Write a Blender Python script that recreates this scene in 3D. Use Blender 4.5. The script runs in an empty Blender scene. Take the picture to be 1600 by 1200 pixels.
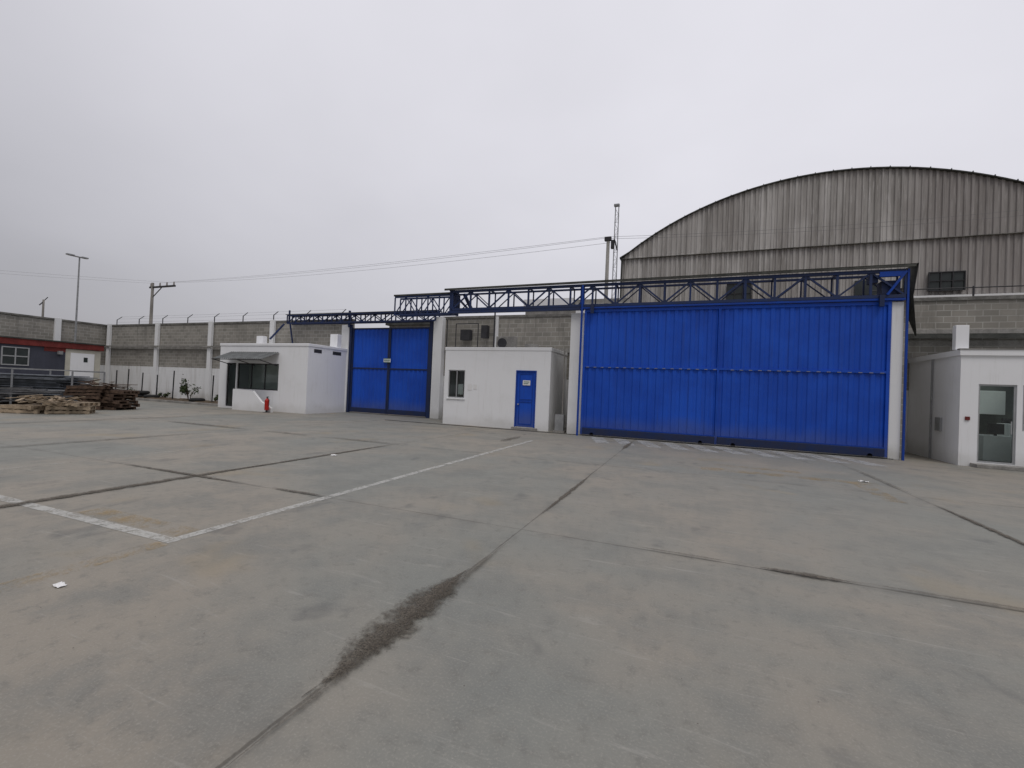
import bpy, math, random
from mathutils import Matrix, Vector
random.seed(7)
S=bpy.context.scene
S.view_settings.view_transform='Standard'; S.view_settings.look='None'; S.view_settings.exposure=0

# ------------------------------------------------------------ node helpers
class NT:
    def __init__(s,mat):
        s.t=mat.node_tree; s.n=s.t.nodes; s.l=s.t.links
    def new(s,typ,**kw):
        n=s.n.new(typ)
        for k,v in kw.items(): setattr(n,k,v)
        return n
    def put(s,sock,v):
        if v is None: return
        if isinstance(v,bpy.types.NodeSocket): s.l.new(v,sock)
        else:
            if isinstance(v,(tuple,list)) and len(v)==3 and sock.type=='RGBA': v=(*v,1)
            sock.default_value=v
    def m(s,op,a,b=None,c=None,clamp=False):
        n=s.new('ShaderNodeMath',operation=op); n.use_clamp=clamp
        s.put(n.inputs[0],a); s.put(n.inputs[1],b); s.put(n.inputs[2],c)
        return n.outputs[0]
    def ss(s,v,a,b,lo=0.,hi=1.):
        n=s.new('ShaderNodeMapRange',interpolation_type='SMOOTHSTEP')
        s.put(n.inputs['Value'],v); s.put(n.inputs['From Min'],a); s.put(n.inputs['From Max'],b)
        s.put(n.inputs['To Min'],lo); s.put(n.inputs['To Max'],hi)
        return n.outputs['Result']
    def noise(s,vec,scale,detail=4,rough=.55,dist=0.):
        n=s.new('ShaderNodeTexNoise'); s.put(n.inputs['Vector'],vec)
        n.inputs['Scale'].default_value=scale; n.inputs['Detail'].default_value=detail
        n.inputs['Roughness'].default_value=rough; n.inputs['Distortion'].default_value=dist
        return n.outputs[0]
    def mix(s,f,a,b,blend='MIX'):
        n=s.new('ShaderNodeMix',data_type='RGBA',blend_type=blend)
        s.put(n.inputs[0],f); s.put(n.inputs[6],a); s.put(n.inputs[7],b)
        return n.outputs[2]
    def xyz(s,x,y,z):
        n=s.new('ShaderNodeCombineXYZ'); s.put(n.inputs[0],x); s.put(n.inputs[1],y); s.put(n.inputs[2],z); return n.outputs[0]
    def pos(s):
        n=s.new('ShaderNodeTexCoord'); v=n.outputs['Object']
        q=s.new('ShaderNodeSeparateXYZ'); s.l.new(v,q.inputs[0]); return v,q.outputs[0],q.outputs[1],q.outputs[2]
    def vscale(s,v,sc):
        n=s.new('ShaderNodeMapping'); s.put(n.inputs[0],v); n.inputs['Scale'].default_value=sc; return n.outputs[0]
def newmat(name):
    m=bpy.data.materials.new(name); m.use_nodes=True
    nt=NT(m); b=m.node_tree.nodes['Principled BSDF']
    return m,nt,b
def bump(nt,b,h,strength=.3,dist=.02):
    n=nt.new('ShaderNodeBump'); n.inputs['Strength'].default_value=strength; n.inputs['Distance'].default_value=dist
    nt.put(n.inputs['Height'],h); nt.l.new(n.outputs[0],b.inputs['Normal'])
def simple(name,col,rough=.7,var=.25,scale=3.,metal=0.,dirt=None,spec=.3,vert=False,bmp=.1):
    m,nt,b=newmat(name); v,x,y,z=nt.pos()
    vv=nt.vscale(v,(1,1,.25)) if vert else v
    n1=nt.noise(vv,scale,4,.6); n2=nt.noise(v,scale*9,2,.6)
    f=nt.m('ADD',nt.m('MULTIPLY',n1,.7),nt.m('MULTIPLY',n2,.3))
    d=tuple(c*(1-var) for c in col) if dirt is None else dirt
    k=nt.ss(f,.38,.66)
    nt.put(b.inputs['Base Color'],nt.mix(k,d,col)) if dirt is None else nt.put(b.inputs['Base Color'],nt.mix(nt.m('MULTIPLY',nt.m('SUBTRACT',1.,k),var),col,dirt))
    b.inputs['Roughness'].default_value=rough; b.inputs['Metallic'].default_value=metal
    b.inputs['Specular IOR Level'].default_value=spec
    if bmp: bump(nt,b,n2,bmp,.01)
    return m
def gate_paint():
    m,nt,b=newmat('blue_enamel'); v,x,y,z=nt.pos()
    st=nt.noise(nt.vscale(v,(7,7,.35)),1.3,4,.65); bl=nt.noise(v,.7,4,.6); f=nt.noise(v,14,3,.65)
    sheet=nt.m('FLOOR',nt.m('DIVIDE',nt.m('ADD',x,3.66),.81)); wn=nt.new('ShaderNodeTexWhiteNoise'); nt.put(wn.inputs[0],nt.xyz(sheet,nt.m('GREATER_THAN',z,2.58),0.))
    c=nt.mix(nt.ss(bl,.35,.65),(.008,.066,.44),(.010,.088,.55))
    c=nt.mix(nt.m('MULTIPLY',nt.ss(st,.5,.75),.45),c,(.022,.055,.26))
    c=nt.mix(nt.m('MULTIPLY',wn.outputs[0],.3),c,(.007,.055,.38))
    low=nt.ss(nt.m('ADD',z,nt.m('MULTIPLY',bl,-.8)),-.2,.5,1.,0.)
    c=nt.mix(nt.m('MULTIPLY',low,.5),c,(.09,.11,.20))
    c=nt.mix(nt.m('MULTIPLY',nt.ss(f,.62,.75),.3),c,(.06,.12,.38))
    nt.put(b.inputs['Base Color'],c); nt.put(b.inputs['Roughness'],nt.ss(bl,.3,.7,.42,.62)); b.inputs['Specular IOR Level'].default_value=.3
    bump(nt,b,nt.m('ADD',bl,nt.m('MULTIPLY',f,.1)),.4,.04)
    return m
def white_paint(name,col=(.82,.83,.85),grime=.6):
    m,nt,b=newmat(name); v,x,y,z=nt.pos()
    st=nt.noise(nt.vscale(v,(5,5,.35)),1.6,4,.65)
    bl=nt.noise(v,1.1,5,.6)
    low=nt.m('MULTIPLY',nt.ss(nt.m('ADD',z,nt.m('MULTIPLY',bl,-.9)),-.45,.12,1.,0.),.9)
    k=nt.m('ADD',nt.m('MULTIPLY',nt.ss(st,.54,.8),.32*grime),nt.m('MULTIPLY',nt.ss(bl,.52,.78),.18*grime))
    k=nt.m('ADD',k,nt.m('MULTIPLY',low,grime*.6),clamp=True)
    nt.put(b.inputs['Base Color'],nt.mix(k,col,(.43,.42,.38)))
    b.inputs['Roughness'].default_value=.75; b.inputs['Specular IOR Level'].default_value=.2
    bump(nt,b,bl,.25,.02)
    return m

def block_wall(name,axis,white_to=2.15):
    m,nt,b=newmat(name); v,x,y,z=nt.pos()
    u=x if axis=='x' else y
    br=nt.new('ShaderNodeTexBrick'); nt.put(br.inputs['Vector'],nt.xyz(u,z,0.))
    br.offset=.5; br.inputs['Scale'].default_value=1
    br.inputs['Brick Width'].default_value=.41; br.inputs['Row Height'].default_value=.205
    br.inputs['Mortar Size'].default_value=.014; br.inputs['Mortar Smooth'].default_value=.2
    br.inputs['Color1'].default_value=(.36,.34,.305,1); br.inputs['Color2'].default_value=(.25,.24,.215,1); br.inputs['Mortar'].default_value=(.46,.45,.42,1)
    big=nt.noise(v,.5,5,.6); fine=nt.noise(v,25,3,.65); st=nt.noise(nt.vscale(v,(3,3,.3)),1.2,4,.6)
    c=nt.mix(nt.m('MULTIPLY',nt.ss(big,.42,.7),.45),br.outputs[0],(.15,.145,.13))
    c=nt.mix(nt.m('MULTIPLY',nt.ss(st,.52,.75),.5),c,(.13,.125,.115))
    c=nt.mix(nt.m('MULTIPLY',fine,.3),c,(.2,.19,.17))
    if white_to:
        w=nt.ss(z,white_to-.01,white_to+.01,1.,0.)
        wc=nt.mix(nt.m('MULTIPLY',nt.ss(st,.45,.75),.5),(.76,.77,.78),(.42,.41,.38))
        wc=nt.mix(nt.m('MULTIPLY',nt.m('MULTIPLY',nt.ss(z,.05,.9,1.,0.),nt.ss(big,.3,.6)),.7),wc,(.3,.28,.24))
        c=nt.mix(w,c,wc)
    nt.put(b.inputs['Base Color'],c); b.inputs['Roughness'].default_value=.9; b.inputs['Specular IOR Level'].default_value=.15
    bump(nt,b,nt.m('ADD',nt.m('MULTIPLY',br.outputs[1],-1.),nt.m('MULTIPLY',fine,.35)),.5,.012)
    return m

# ------------------------------------------------------------ ground
def ground_mat():
    m,nt,b=newmat('concrete_yard'); v,X,Y,Z=nt.pos()
    n_big=nt.noise(v,.22,4,.6,.4); n_med=nt.noise(v,1.1,6,.68); n_f=nt.noise(v,9,4,.7); n_ff=nt.noise(v,70,2,.7)
    sx,sy=5.53,5.2
    def tri(c,off,s): return nt.m('ABSOLUTE',nt.m('SUBTRACT',nt.m('FLOORED_MODULO',nt.m('ADD',c,s/2-off),s),s/2))
    wob=nt.m('MULTIPLY',nt.m('SUBTRACT',n_med,.5),.035)
    dx=tri(nt.m('ADD',X,wob),-1.74,sx); dy=tri(nt.m('ADD',Y,wob),4.87,sy)
    cx=nt.m('FLOOR',nt.m('DIVIDE',nt.m('ADD',X,1.74),sx)); cy=nt.m('FLOOR',nt.m('DIVIDE',nt.m('SUBTRACT',Y,4.87),sy))
    wn=nt.new('ShaderNodeTexWhiteNoise',noise_dimensions='3D'); nt.put(wn.inputs[0],nt.xyz(cx,cy,0.))
    base=nt.mix(nt.ss(n_big,.38,.62),(.192,.198,.180),(.252,.228,.190))
    base=nt.mix(nt.m('MULTIPLY',nt.ss(n_med,.42,.66),.6),base,(.148,.156,.149))
    base=nt.mix(nt.m('MULTIPLY',nt.ss(n_f,.5,.72),.5),base,(.13,.128,.115))
    base=nt.mix(nt.m('MULTIPLY',nt.ss(n_ff,.48,.75),.45),base,(.33,.315,.28))
    base=nt.mix(nt.m('MULTIPLY',wn.outputs[0],.28),base,(.28,.265,.23))
    bl=nt.noise(nt.vscale(v,(1,.7,1)),1.9,4,.55,.3)
    base=nt.mix(nt.m('MULTIPLY',nt.ss(bl,.60,.72),.36),base,(.078,.080,.082))
    sc=nt.noise(nt.vscale(v,(1.,9.,1.)),.8,5,.7,1.5)
    base=nt.mix(nt.m('MULTIPLY',nt.ss(sc,.58,.70),.30),base,(.35,.34,.31))
    och=nt.noise(v,.62,3,.5,.2)
    base=nt.mix(nt.m('MULTIPLY',nt.ss(och,.60,.72),.25),base,(.31,.235,.13))
    ragw=nt.m('MULTIPLY',nt.m('SUBTRACT',n_f,.5),.02)
    gap=nt.m('ADD',.0015,nt.m('MULTIPLY',nt.ss(n_big,.45,.65),.006))
    def line(d,w,fall=.010):
        return nt.ss(nt.m('ADD',d,ragw),w,nt.m('ADD',w,fall),1.,0.)
    J=nt.m('MAXIMUM',line(dx,gap),line(dy,gap))
    J=nt.m('MULTIPLY',J,nt.ss(n_med,.3,.55,.4,.9))
    halo=nt.m('MULTIPLY',nt.ss(nt.m('MINIMUM',dx,dy),0.,.16,1.,0.),nt.ss(n_med,.4,.65))
    base=nt.mix(nt.m('MULTIPLY',halo,.3),base,(.105,.10,.09))
    col=nt.mix(nt.m('MULTIPLY',J,.75),base,nt.mix(n_ff,(.035,.032,.027),(.11,.098,.08)))
    out=nt.ss(nt.m('ADD',Y,nt.m('MULTIPLY',n_med,.4)),19.9,20.1)
    out=nt.m('MAXIMUM',out,nt.ss(X,-40.2,-40.,1.,0.))
    col=nt.mix(out,col,(.22,.18,.13))
    nt.put(b.inputs['Base Color'],col)
    nt.put(b.inputs['Roughness'],nt.ss(n_med,.2,.8,.62,.85)); b.inputs['Specular IOR Level'].default_value=.35
    h=nt.m('SUBTRACT',nt.m('ADD',nt.m('MULTIPLY',n_f,.3),nt.m('MULTIPLY',n_ff,.2)),nt.m('MULTIPLY',J,.6))
    bump(nt,b,h,.45,.012)
    return m
def worn_paint(name,col,lo,hi,amax,scale=5.):
    m,nt,b=newmat(name); v,x,y,z=nt.pos()
    n1=nt.noise(v,scale,6,.75); n3=nt.noise(v,45,2,.7)
    f=nt.m('ADD',nt.m('MULTIPLY',n1,.7),nt.m('MULTIPLY',n3,.3))
    a=nt.m('MULTIPLY',nt.ss(f,lo,hi),amax)
    nt.put(b.inputs['Base Color'],nt.mix(n1,tuple(c*.85 for c in col),col)); b.inputs['Roughness'].default_value=.8
    nt.put(b.inputs['Alpha'],a)
    return m
def stain(name,strength):
    m,nt,b=newmat(name); v,x,y,z=nt.pos()
    uv=nt.new('ShaderNodeUVMap'); uv.uv_map='uv'; sp=nt.new('ShaderNodeSeparateXYZ'); nt.l.new(uv.outputs[0],sp.inputs[0])
    u,w=sp.outputs[0],sp.outputs[1]
    n1=nt.noise(v,6.,6,.78); n2=nt.noise(v,2.1,3,.6); n3=nt.noise(v,90,3,.75); n4=nt.noise(v,32,4,.7)
    env=nt.m('ADD',nt.m('MULTIPLY',nt.ss(u,0.,.4),nt.ss(u,.6,1.,1.,0.)),.02)
    d=nt.m('ABSOLUTE',nt.m('ADD',nt.m('SUBTRACT',nt.m('MULTIPLY',w,2.),1.),nt.m('MULTIPLY',nt.m('SUBTRACT',n2,.5),.5)))
    q=nt.m('ADD',nt.m('ADD',nt.m('DIVIDE',d,env),nt.m('MULTIPLY',nt.m('SUBTRACT',n1,.5),2.4)),nt.m('MULTIPLY',nt.m('SUBTRACT',n4,.5),1.6))
    edge=nt.ss(nt.m('ABSOLUTE',nt.m('SUBTRACT',nt.m('MULTIPLY',w,2.),1.)),.8,1.,1.,0.)
    a=nt.m('MULTIPLY',nt.m('MULTIPLY',nt.ss(q,.0,1.0,1.,0.),edge),strength)
    nt.put(b.inputs['Alpha'],a)
    nt.put(b.inputs['Base Color'],nt.mix(nt.ss(n3,.35,.65),(.040,.034,.028),(.19,.165,.13))); b.inputs['Roughness'].default_value=.95
    bump(nt,b,n3,1.,.015)
    return m

M={}
M['ground']=ground_mat()
M['white']=white_paint('white_render')
M['whitecol']=white_paint('white_column',(.76,.77,.78),.9)
M['blockx']=block_wall('block_wall_x','x')
M['blocky']=block_wall('block_wall_y','y')
M['block0']=block_wall('block_wall_plain','x',0)
M['blockr']=block_wall('block_return','y',0)
M['conc']=simple('bare_concrete',(.34,.33,.31),.9,.4,2.,vert=True,bmp=.2)
M['cap']=simple('wall_cap',(.22,.215,.20),.9,.5,2.)
M['blue']=gate_paint()
M['bluef']=simple('blue_frame',(.010,.06,.36),.55,.5,2.5,dirt=(.02,.04,.18),spec=.2,bmp=.05)
M['trussb']=simple('blue_truss',(.016,.035,.115),.55,.5,3.,dirt=(.03,.033,.05),bmp=.05)
M['blued']=simple('blue_dark',(.012,.027,.09),.6,.5,3.,dirt=(.03,.03,.045))
M['roofd']=simple('dark_sheet',(.085,.088,.08),.8,.5,2.)
M['dark']=simple('dark_metal',(.045,.045,.05),.6,.3,4.)
M['wire']=simple('wire_grey',(.20,.20,.21),.6,.2,4.,bmp=0)
M['galv']=simple('galvanised',(.36,.37,.38),.5,.3,4.,metal=.3)
M['awn']=simple('awning_sheet',(.16,.17,.17),.6,.4,4.,metal=.2)
M['alu']=simple('aluminium_frame',(.45,.46,.47),.4,.15,4.,metal=.5)
M['red']=simple('red_paint',(.45,.02,.015),.4,.2,4.)
M['redband']=simple('red_fascia',(.20,.035,.03),.7,.4,2.)
M['cabin']=simple('cabin_grey',(.065,.07,.095),.7,.25,1.5,vert=True)
M['cream']=simple('cream_paint',(.58,.56,.48),.7,.15,2.)
M['wood']=simple('weathered_wood',(.44,.35,.25),.85,.5,5.)
M['woodd']=simple('dark_wood',(.13,.085,.06),.85,.5,5.)
M['greysheet']=simple('grey_sheets',(.20,.22,.25),.6,.5,3.)
M['scrap']=simple('scrap_metal',(.15,.15,.155),.6,.5,3.)
M['earth']=simple('garden_soil',(.13,.10,.07),.95,.5,4.,bmp=.6)
M['stone']=simple('pebble_grey',(.20,.18,.155),.9,.5,20.)
M['rubber']=simple('rubber',(.025,.025,.025),.8,.3,5.)
M['paper']=simple('paper_white',(.8,.8,.8),.8,.08,5.)
M['ink']=simple('sign_ink',(.05,.16,.12),.7,.1,5.)
M['leaf']=simple('leaf_green',(.055,.085,.03),.7,.5,6.)
M['intw']=simple('interior_wall',(.72,.73,.71),.8,.12,2.)
M['intd']=simple('interior_wall_grey',(.16,.175,.165),.8,.2,2.)
M['desk']=simple('desk_white',(.85,.85,.84),.6,.08,2.)
M['insul']=simple('ceramic',(.3,.28,.27),.5,.2,5.)
M['lineW']=worn_paint('worn_white_paint',(.56,.56,.53),.36,.56,.72)
M['lineF']=worn_paint('faded_white_paint',(.50,.50,.47),.46,.62,.5)
M['lineZ']=worn_paint('zebra_paint',(.48,.49,.485),.32,.58,.72,3.)
M['lineY']=worn_paint('faded_yellow_paint',(.42,.29,.12),.44,.66,.55,2.5)
M['stainA']=stain('joint_dirt_heavy',.9); M['stainB']=stain('joint_dirt_light',.5)
# glass
g,nt,b=newmat('window_glass'); nt.n.remove(b)
o=[n for n in nt.n if n.type=='OUTPUT_MATERIAL'][0]
tr=nt.new('ShaderNodeBsdfTransparent'); tr.inputs[0].default_value=(.82,.90,.88,1)
gl=nt.new('ShaderNodeBsdfGlossy'); gl.inputs['Roughness'].default_value=.02; gl.inputs[0].default_value=(.9,.95,.95,1)
fr=nt.new('ShaderNodeFresnel'); fr.inputs[0].default_value=1.45
ms=nt.new('ShaderNodeMixShader'); nt.l.new(nt.m('ADD',fr.outputs[0],.02),ms.inputs[0]); nt.l.new(tr.outputs[0],ms.inputs[1]); nt.l.new(gl.outputs[0],ms.inputs[2]); nt.l.new(ms.outputs[0],o.inputs[0])
M['glass']=g
g,nt,b=newmat('dark_glass'); v,x,y,z=nt.pos()
nt.put(b.inputs['Base Color'],nt.mix(nt.noise(v,2,3),(.012,.016,.016),(.05,.06,.06))); b.inputs['Roughness'].default_value=.06; M['dglass']=g
def ware():
    m,nt,b=newmat('weathered_corrugated_sheet'); v,x,y,z=nt.pos()
    st=nt.noise(nt.vscale(v,(2.2,2.2,.10)),1.,5,.65); big=nt.noise(nt.vscale(v,(1,1,.4)),.35,4,.6); f=nt.noise(nt.vscale(v,(6,6,.5)),1.5,5,.7)
    sheet=nt.m('FLOOR',nt.m('DIVIDE',x,.86)); wn=nt.new('ShaderNodeTexWhiteNoise'); nt.put(wn.inputs[0],nt.xyz(sheet,nt.m('GREATER_THAN',z,10.6),0.))
    c=nt.mix(nt.ss(st,.35,.65),(.29,.278,.262),(.56,.545,.525))
    c=nt.mix(nt.m('MULTIPLY',nt.ss(big,.42,.66),.55),c,(.23,.215,.20))
    c=nt.mix(nt.m('MULTIPLY',nt.ss(f,.50,.72),.6),c,(.72,.705,.685))
    c=nt.mix(nt.m('MULTIPLY',wn.outputs[0],.45),c,(.27,.25,.235))
    c=nt.mix(nt.m('MULTIPLY',nt.ss(nt.m('ADD',x,nt.m('MULTIPLY',big,3.)),11.,14.),.45),c,(.21,.185,.18))
    sy=nt.m('FRACT',nt.m('DIVIDE',x,.86)); c=nt.mix(nt.m('MULTIPLY',nt.ss(sy,.0,.05,1.,0.),.6),c,(.10,.095,.09))
    nt.put(b.inputs['Base Color'],c); b.inputs['Roughness'].default_value=.75; b.inputs['Metallic'].default_value=.1
    return m
M['ware']=ware()

# ------------------------------------------------------------ geometry helpers
def box(x0,x1,y0,y1,z0,z1):
    v=[(x,y,z) for z in(z0,z1) for y in(y0,y1) for x in(x0,x1)]
    return v,[(0,2,3,1),(4,5,7,6),(0,1,5,4),(2,6,7,3),(0,4,6,2),(1,3,7,5)]
def beam(p,q,w,h=None):
    h=h or w; p=Vector(p);q=Vector(q);d=(q-p).normalized()
    up=Vector((0,0,1)) if abs(d.z)<.95 else Vector((0,1,0))
    a=d.cross(up).normalized()*(w/2); c=a.cross(d).normalized()*(h/2)
    v=[tuple(e+s*a+t*c) for e in(p,q) for t in(-1,1) for s in(-1,1)]
    return v,[(0,2,3,1),(4,5,7,6),(0,1,5,4),(2,6,7,3),(0,4,6,2),(1,3,7,5)]
def cyl(p,q,r,r2=None,n=10):
    r2=r if r2 is None else r2; p=Vector(p);q=Vector(q);d=(q-p).normalized()
    up=Vector((0,0,1)) if abs(d.z)<.95 else Vector((0,1,0))
    a=d.cross(up).normalized(); c=a.cross(d).normalized(); v=[]
    for e,rr in((p,r),(q,r2)):
        for i in range(n):
            t=2*math.pi*i/n; v.append(tuple(e+a*rr*math.cos(t)+c*rr*math.sin(t)))
    f=[(i,(i+1)%n,n+(i+1)%n,n+i) for i in range(n)]+[tuple(range(n-1,-1,-1)),tuple(range(n,2*n))]
    return v,f
def poly(pts): return list(pts),[tuple(range(len(pts)))]
def path(pts,r,n=6):
    out=[]
    for a,c in zip(pts,pts[1:]): out.append(cyl(a,c,r,n=n))
    return out
def corr(x0,x1,z0,z1,y,pitch,dep,ztop=None):
    prof=[(0,0),(.38,0),(.5,-1),(.88,-1)]
    xs=[];x=x0;k=0
    while x<x1:
        for a,d in prof:
            xx=x0+(k+a)*pitch
            if xx<=x1: xs.append((xx,y+d*dep))
        k+=1; x=x0+k*pitch
    xs.append((x1,y)); v=[];f=[]
    for i,(a,c) in enumerate(xs):
        v+=[(a,c,z0),(a,c,ztop(a) if ztop else z1)]
        if i: f.append((2*i-2,2*i,2*i+1,2*i-1))
    return v,f
def G(name,loc=(0,0,0)):
    e=bpy.data.objects.new(name,None); S.collection.objects.link(e); e.empty_display_size=.3; return e
def P(parent,name,mat,pieces,bevel=0,smooth=False):
    v=[];f=[]
    for pv,pf in pieces:
        o=len(v); v+=[tuple(a) for a in pv]; f+=[tuple(i+o for i in q) for q in pf]
    me=bpy.data.meshes.new(name); me.from_pydata(v,[],f); me.update()
    ob=bpy.data.objects.new(name,me); S.collection.objects.link(ob); me.materials.append(M[mat] if isinstance(mat,str) else mat)
    if parent: ob.parent=parent
    if bevel:
        md=ob.modifiers.new('b','BEVEL'); md.width=bevel; md.segments=2; md.limit_method='ANGLE'
    if smooth:
        for p in me.polygons: p.use_smooth=True
    return ob
def wall_open(x0,x1,y0,y1,z0,z1,ops):
    out=[]; xs=sorted({x0,x1}|{o[0] for o in ops}|{o[1] for o in ops})
    for a,c in zip(xs,xs[1:]):
        if c-a<1e-5: continue
        oo=sorted([(o[2],o[3]) for o in ops if o[0]<=a+1e-5 and o[1]>=c-1e-5]); z=z0
        for za,zb in oo:
            if za>z+1e-4: out.append(box(a,c,y0,y1,z,za))
            z=zb
        if z<z1: out.append(box(a,c,y0,y1,z,z1))
    return out
def truss(x0,x1,zb,zt,y,n,w,zig=True):
    out=[beam((x0,y,zb),(x1,y,zb),w*1.5),beam((x0,y,zt),(x1,y,zt),w*1.5)]
    st=(x1-x0)/n
    for i in range(n+1):
        x=x0+i*st; out.append(beam((x,y,zb+w*.75),(x,y,zt-w*.75),w))
        if i<n:
            up=(i%2==0) if zig else True
            a,c=(zb,zt) if up else (zt,zb)
            out.append(beam((x+w*.5,y+.003,a+(.75*w if up else -.75*w)),(x+st-w*.5,y+.003,c+(-.75*w if up else .75*w)),w*.8))
    return out

# ------------------------------------------------------------ ground
P(None,'ground','ground',[poly([(-700,-700,0),(700,-700,0),(700,700,0),(-700,700,0)])])
def sheet(pts,z=.004): return poly([(x,y,z) for x,y in pts])
def stains(name,mat,regs,parent,zb):
    v=[];f=[];uvs=[]
    for k,(ax,l0,a,c,hw) in enumerate(regs):
        z=zb+.001*k
        q=[(a,-1,0,0),(c,-1,1,0),(c,1,1,1),(a,1,0,1)]
        o=len(v)
        for al,s_,uu,vv in q:
            v.append((l0+s_*hw,al,z) if ax=='x' else (al,l0+s_*hw,z)); uvs.append((uu,vv))
        f.append((o,o+1,o+2,o+3) if ax=='y' else (o,o+3,o+2,o+1))
    me=bpy.data.meshes.new(name); me.from_pydata(v,[],f); me.update(); ul=me.uv_layers.new(name='uv')
    for lp in me.loops: ul.data[lp.index].uv=uvs[lp.vertex_index]
    me.materials.append(M[mat]); ob=bpy.data.objects.new(name,me); S.collection.objects.link(ob); ob.parent=parent
js=G('joint_dirt')
stains('heavy_dirt','stainA',[('x',-1.76,1.75,3.6,.20),('x',-1.72,5.4,8.8,.05),('x',-1.74,13.0,15.8,.09),('x',-7.32,.2,7.,.12),('x',-7.3,5.,10.3,.08),
  ('x',3.79,6.0,9.6,.06),('y',4.87,-9.4,-6.0,.06),('y',4.87,.6,1.5,.07),('y',4.87,-5.7,-4.6,.06)],js,.0085)
stains('light_dirt','stainB',[('x',-1.7,1.2,4.4,.07),('x',-12.8,3.5,9.,.10),('y',4.88,1.3,3.3,.04),('y',4.87,-.5,.5,.04),('y',10.07,-17.2,-12.6,.18),('y',10.07,-9.6,-7.0,.12),
  ('y',10.07,-12.4,-10.,.10),('x',-18.3,5.,14.,.14),('x',3.8,10.,13.5,.06),('y',15.3,-2.5,5.4,.08),('x',-5.3,12.5,14.5,.2)],js,.018)
pe=G('loose_gravel'); pcs=[]
def pebble(x,y,s):
    v=[]; 
    for (a,c,d) in((-1,0,0),(1,0,0),(0,-1,0),(0,1,0),(0,0,.8),(0,0,-.2)):
        v.append((x+a*s*random.uniform(.6,1.2),y+c*s*random.uniform(.6,1.2),.01+s*.3+d*s*.7))
    return v,[(0,2,4),(2,1,4),(1,3,4),(3,0,4),(2,0,5),(1,2,5),(3,1,5),(0,3,5)]
for i in range(420):
    y=random.triangular(1.8,3.6,2.6); pcs.append(pebble(-1.75+random.gauss(0,.07),y,random.uniform(.002,.0055)))
for i in range(500):
    pcs.append(pebble(random.uniform(-8,5),random.uniform(1.5,14),random.uniform(.002,.006)))
for i in range(260):
    pcs.append(pebble(-7.3+random.gauss(0,.06),random.uniform(1,10),random.uniform(.003,.009)))
P(pe,'stones','stone',pcs)
pl=G('parking_line')
P(pl,'long_stripe','lineW',[sheet([(-4.67,2.80),(-4.55,2.80),(-4.55,13.6),(-4.67,13.6)])])
P(pl,'cross_stripe','lineW',[sheet([(-16,2.8),(-4.68,2.8),(-4.68,2.92),(-16,2.92)])])
P(pl,'far_stripe','lineF',[sheet([(-10.1,2.93),(-9.98,2.93),(-9.98,7.5),(-10.1,7.5)]),sheet([(-15.6,2.93),(-15.48,2.93),(-15.48,12),(-15.6,12)])])
P(pl,'yellow_remnant','lineY',[sheet([(-4.7,1.2),(-4.5,1.2),(-4.5,2.78),(-4.7,2.78)],.005),sheet([(.3,10.9),(3.6,10.9),(3.6,11.3),(.3,11.3)]),sheet([(3.1,9.3),(3.4,9.3),(3.4,10.89),(3.1,10.89)]),
   sheet([(.6,11.7),(2.4,11.7),(2.4,12.0),(.6,12.0)]),sheet([(-6.4,2.95),(-4.69,2.95),(-4.69,3.2),(-6.4,3.2)],.005)])
z=G('zebra_marking'); pcs=[]
x=-3.3
while x<4.3:
    pcs.append(sheet([(x+.55,14.5),(x+1.0,14.5),(x+.45,16.35),(x,16.35)])); x+=.80
P(z,'stripes','lineZ',pcs)
def litter(loc,s):
    o=G('crumpled_paper'); v=[];f=[];n=7
    for i in range(n):
        for j in range(n):
            a=(i/(n-1)-.5)*s*1.6; c=(j/(n-1)-.5)*s
            v.append((loc[0]+a,loc[1]+c,.006+abs(random.gauss(0,1))*s*.12))
    for i in range(n-1):
        for j in range(n-1): f.append((i*n+j,(i+1)*n+j,(i+1)*n+j+1,i*n+j+1))
    P(o,'sheet','paper',[(v,f)])
litter((-4.3,1.9),.055); litter((-7.15,7.7),.09); litter((3.4,11.3),.10)
P(G('gate_rail'),'rail','dark',[box(-12.6,5.7,16.58,16.62,.0,.02),box(-17.2,-12.0,19.36,19.4,0,.02)])

# ------------------------------------------------------------ perimeter wall (masonry)
w=G('perimeter_wall')
P(w,'masonry','blockx',[box(-40,-17.35,19.6,19.8,0,5.0),box(-11.95,-4.2,19.6,19.8,0,5.0),box(5.85,30,19.6,19.8,0,5.25)])
P(w,'masonry_side','blocky',[box(-40.2,-40,-40,19.8,0,5.0)])
P(w,'gate_return','blockr',[box(-4.3,-4.1,16.95,19.597,0,4.5),box(5.85,6.05,17.0,19.597,0,5.2)])
P(w,'coping','cap',[box(-39.9,-17.3,19.55,19.85,5.0,5.12),box(-11.95,-4.0,19.55,19.85,5.0,5.12),box(5.8,30,19.55,19.85,5.25,5.38),box(-40.25,-39.93,-40,19.85,5.0,5.12)],.01)
P(w,'tie_beam','conc',[box(-39.99,-17.4,19.54,19.6,3.35,3.55),box(-11.9,-4.4,19.54,19.6,3.35,3.55),box(6.1,30,19.54,19.6,3.7,3.9)],.01)
P(w,'tie_beam_side','conc',[box(-40,-39.94,-40,19.5,3.35,3.55)],.01)
cols=[-39.45,-33.95,-28.6,-23.2]
P(w,'columns','whitecol',[box(a-.16,a+.16,19.42,19.58,0,5.16) for a in cols]+[box(-11.95,-11.45,19.25,19.58,0,5.05),box(-17.75,-17.25,19.25,19.58,0,4.75),
   box(-8.75,-8.55,19.45,19.58,3.2,5.05)]+[box(-39.99,-39.8,yy-.16,yy+.16,0,5.16) for yy in(16.8,11.4,6,.6,-5,-10.5)],.01)
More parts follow.
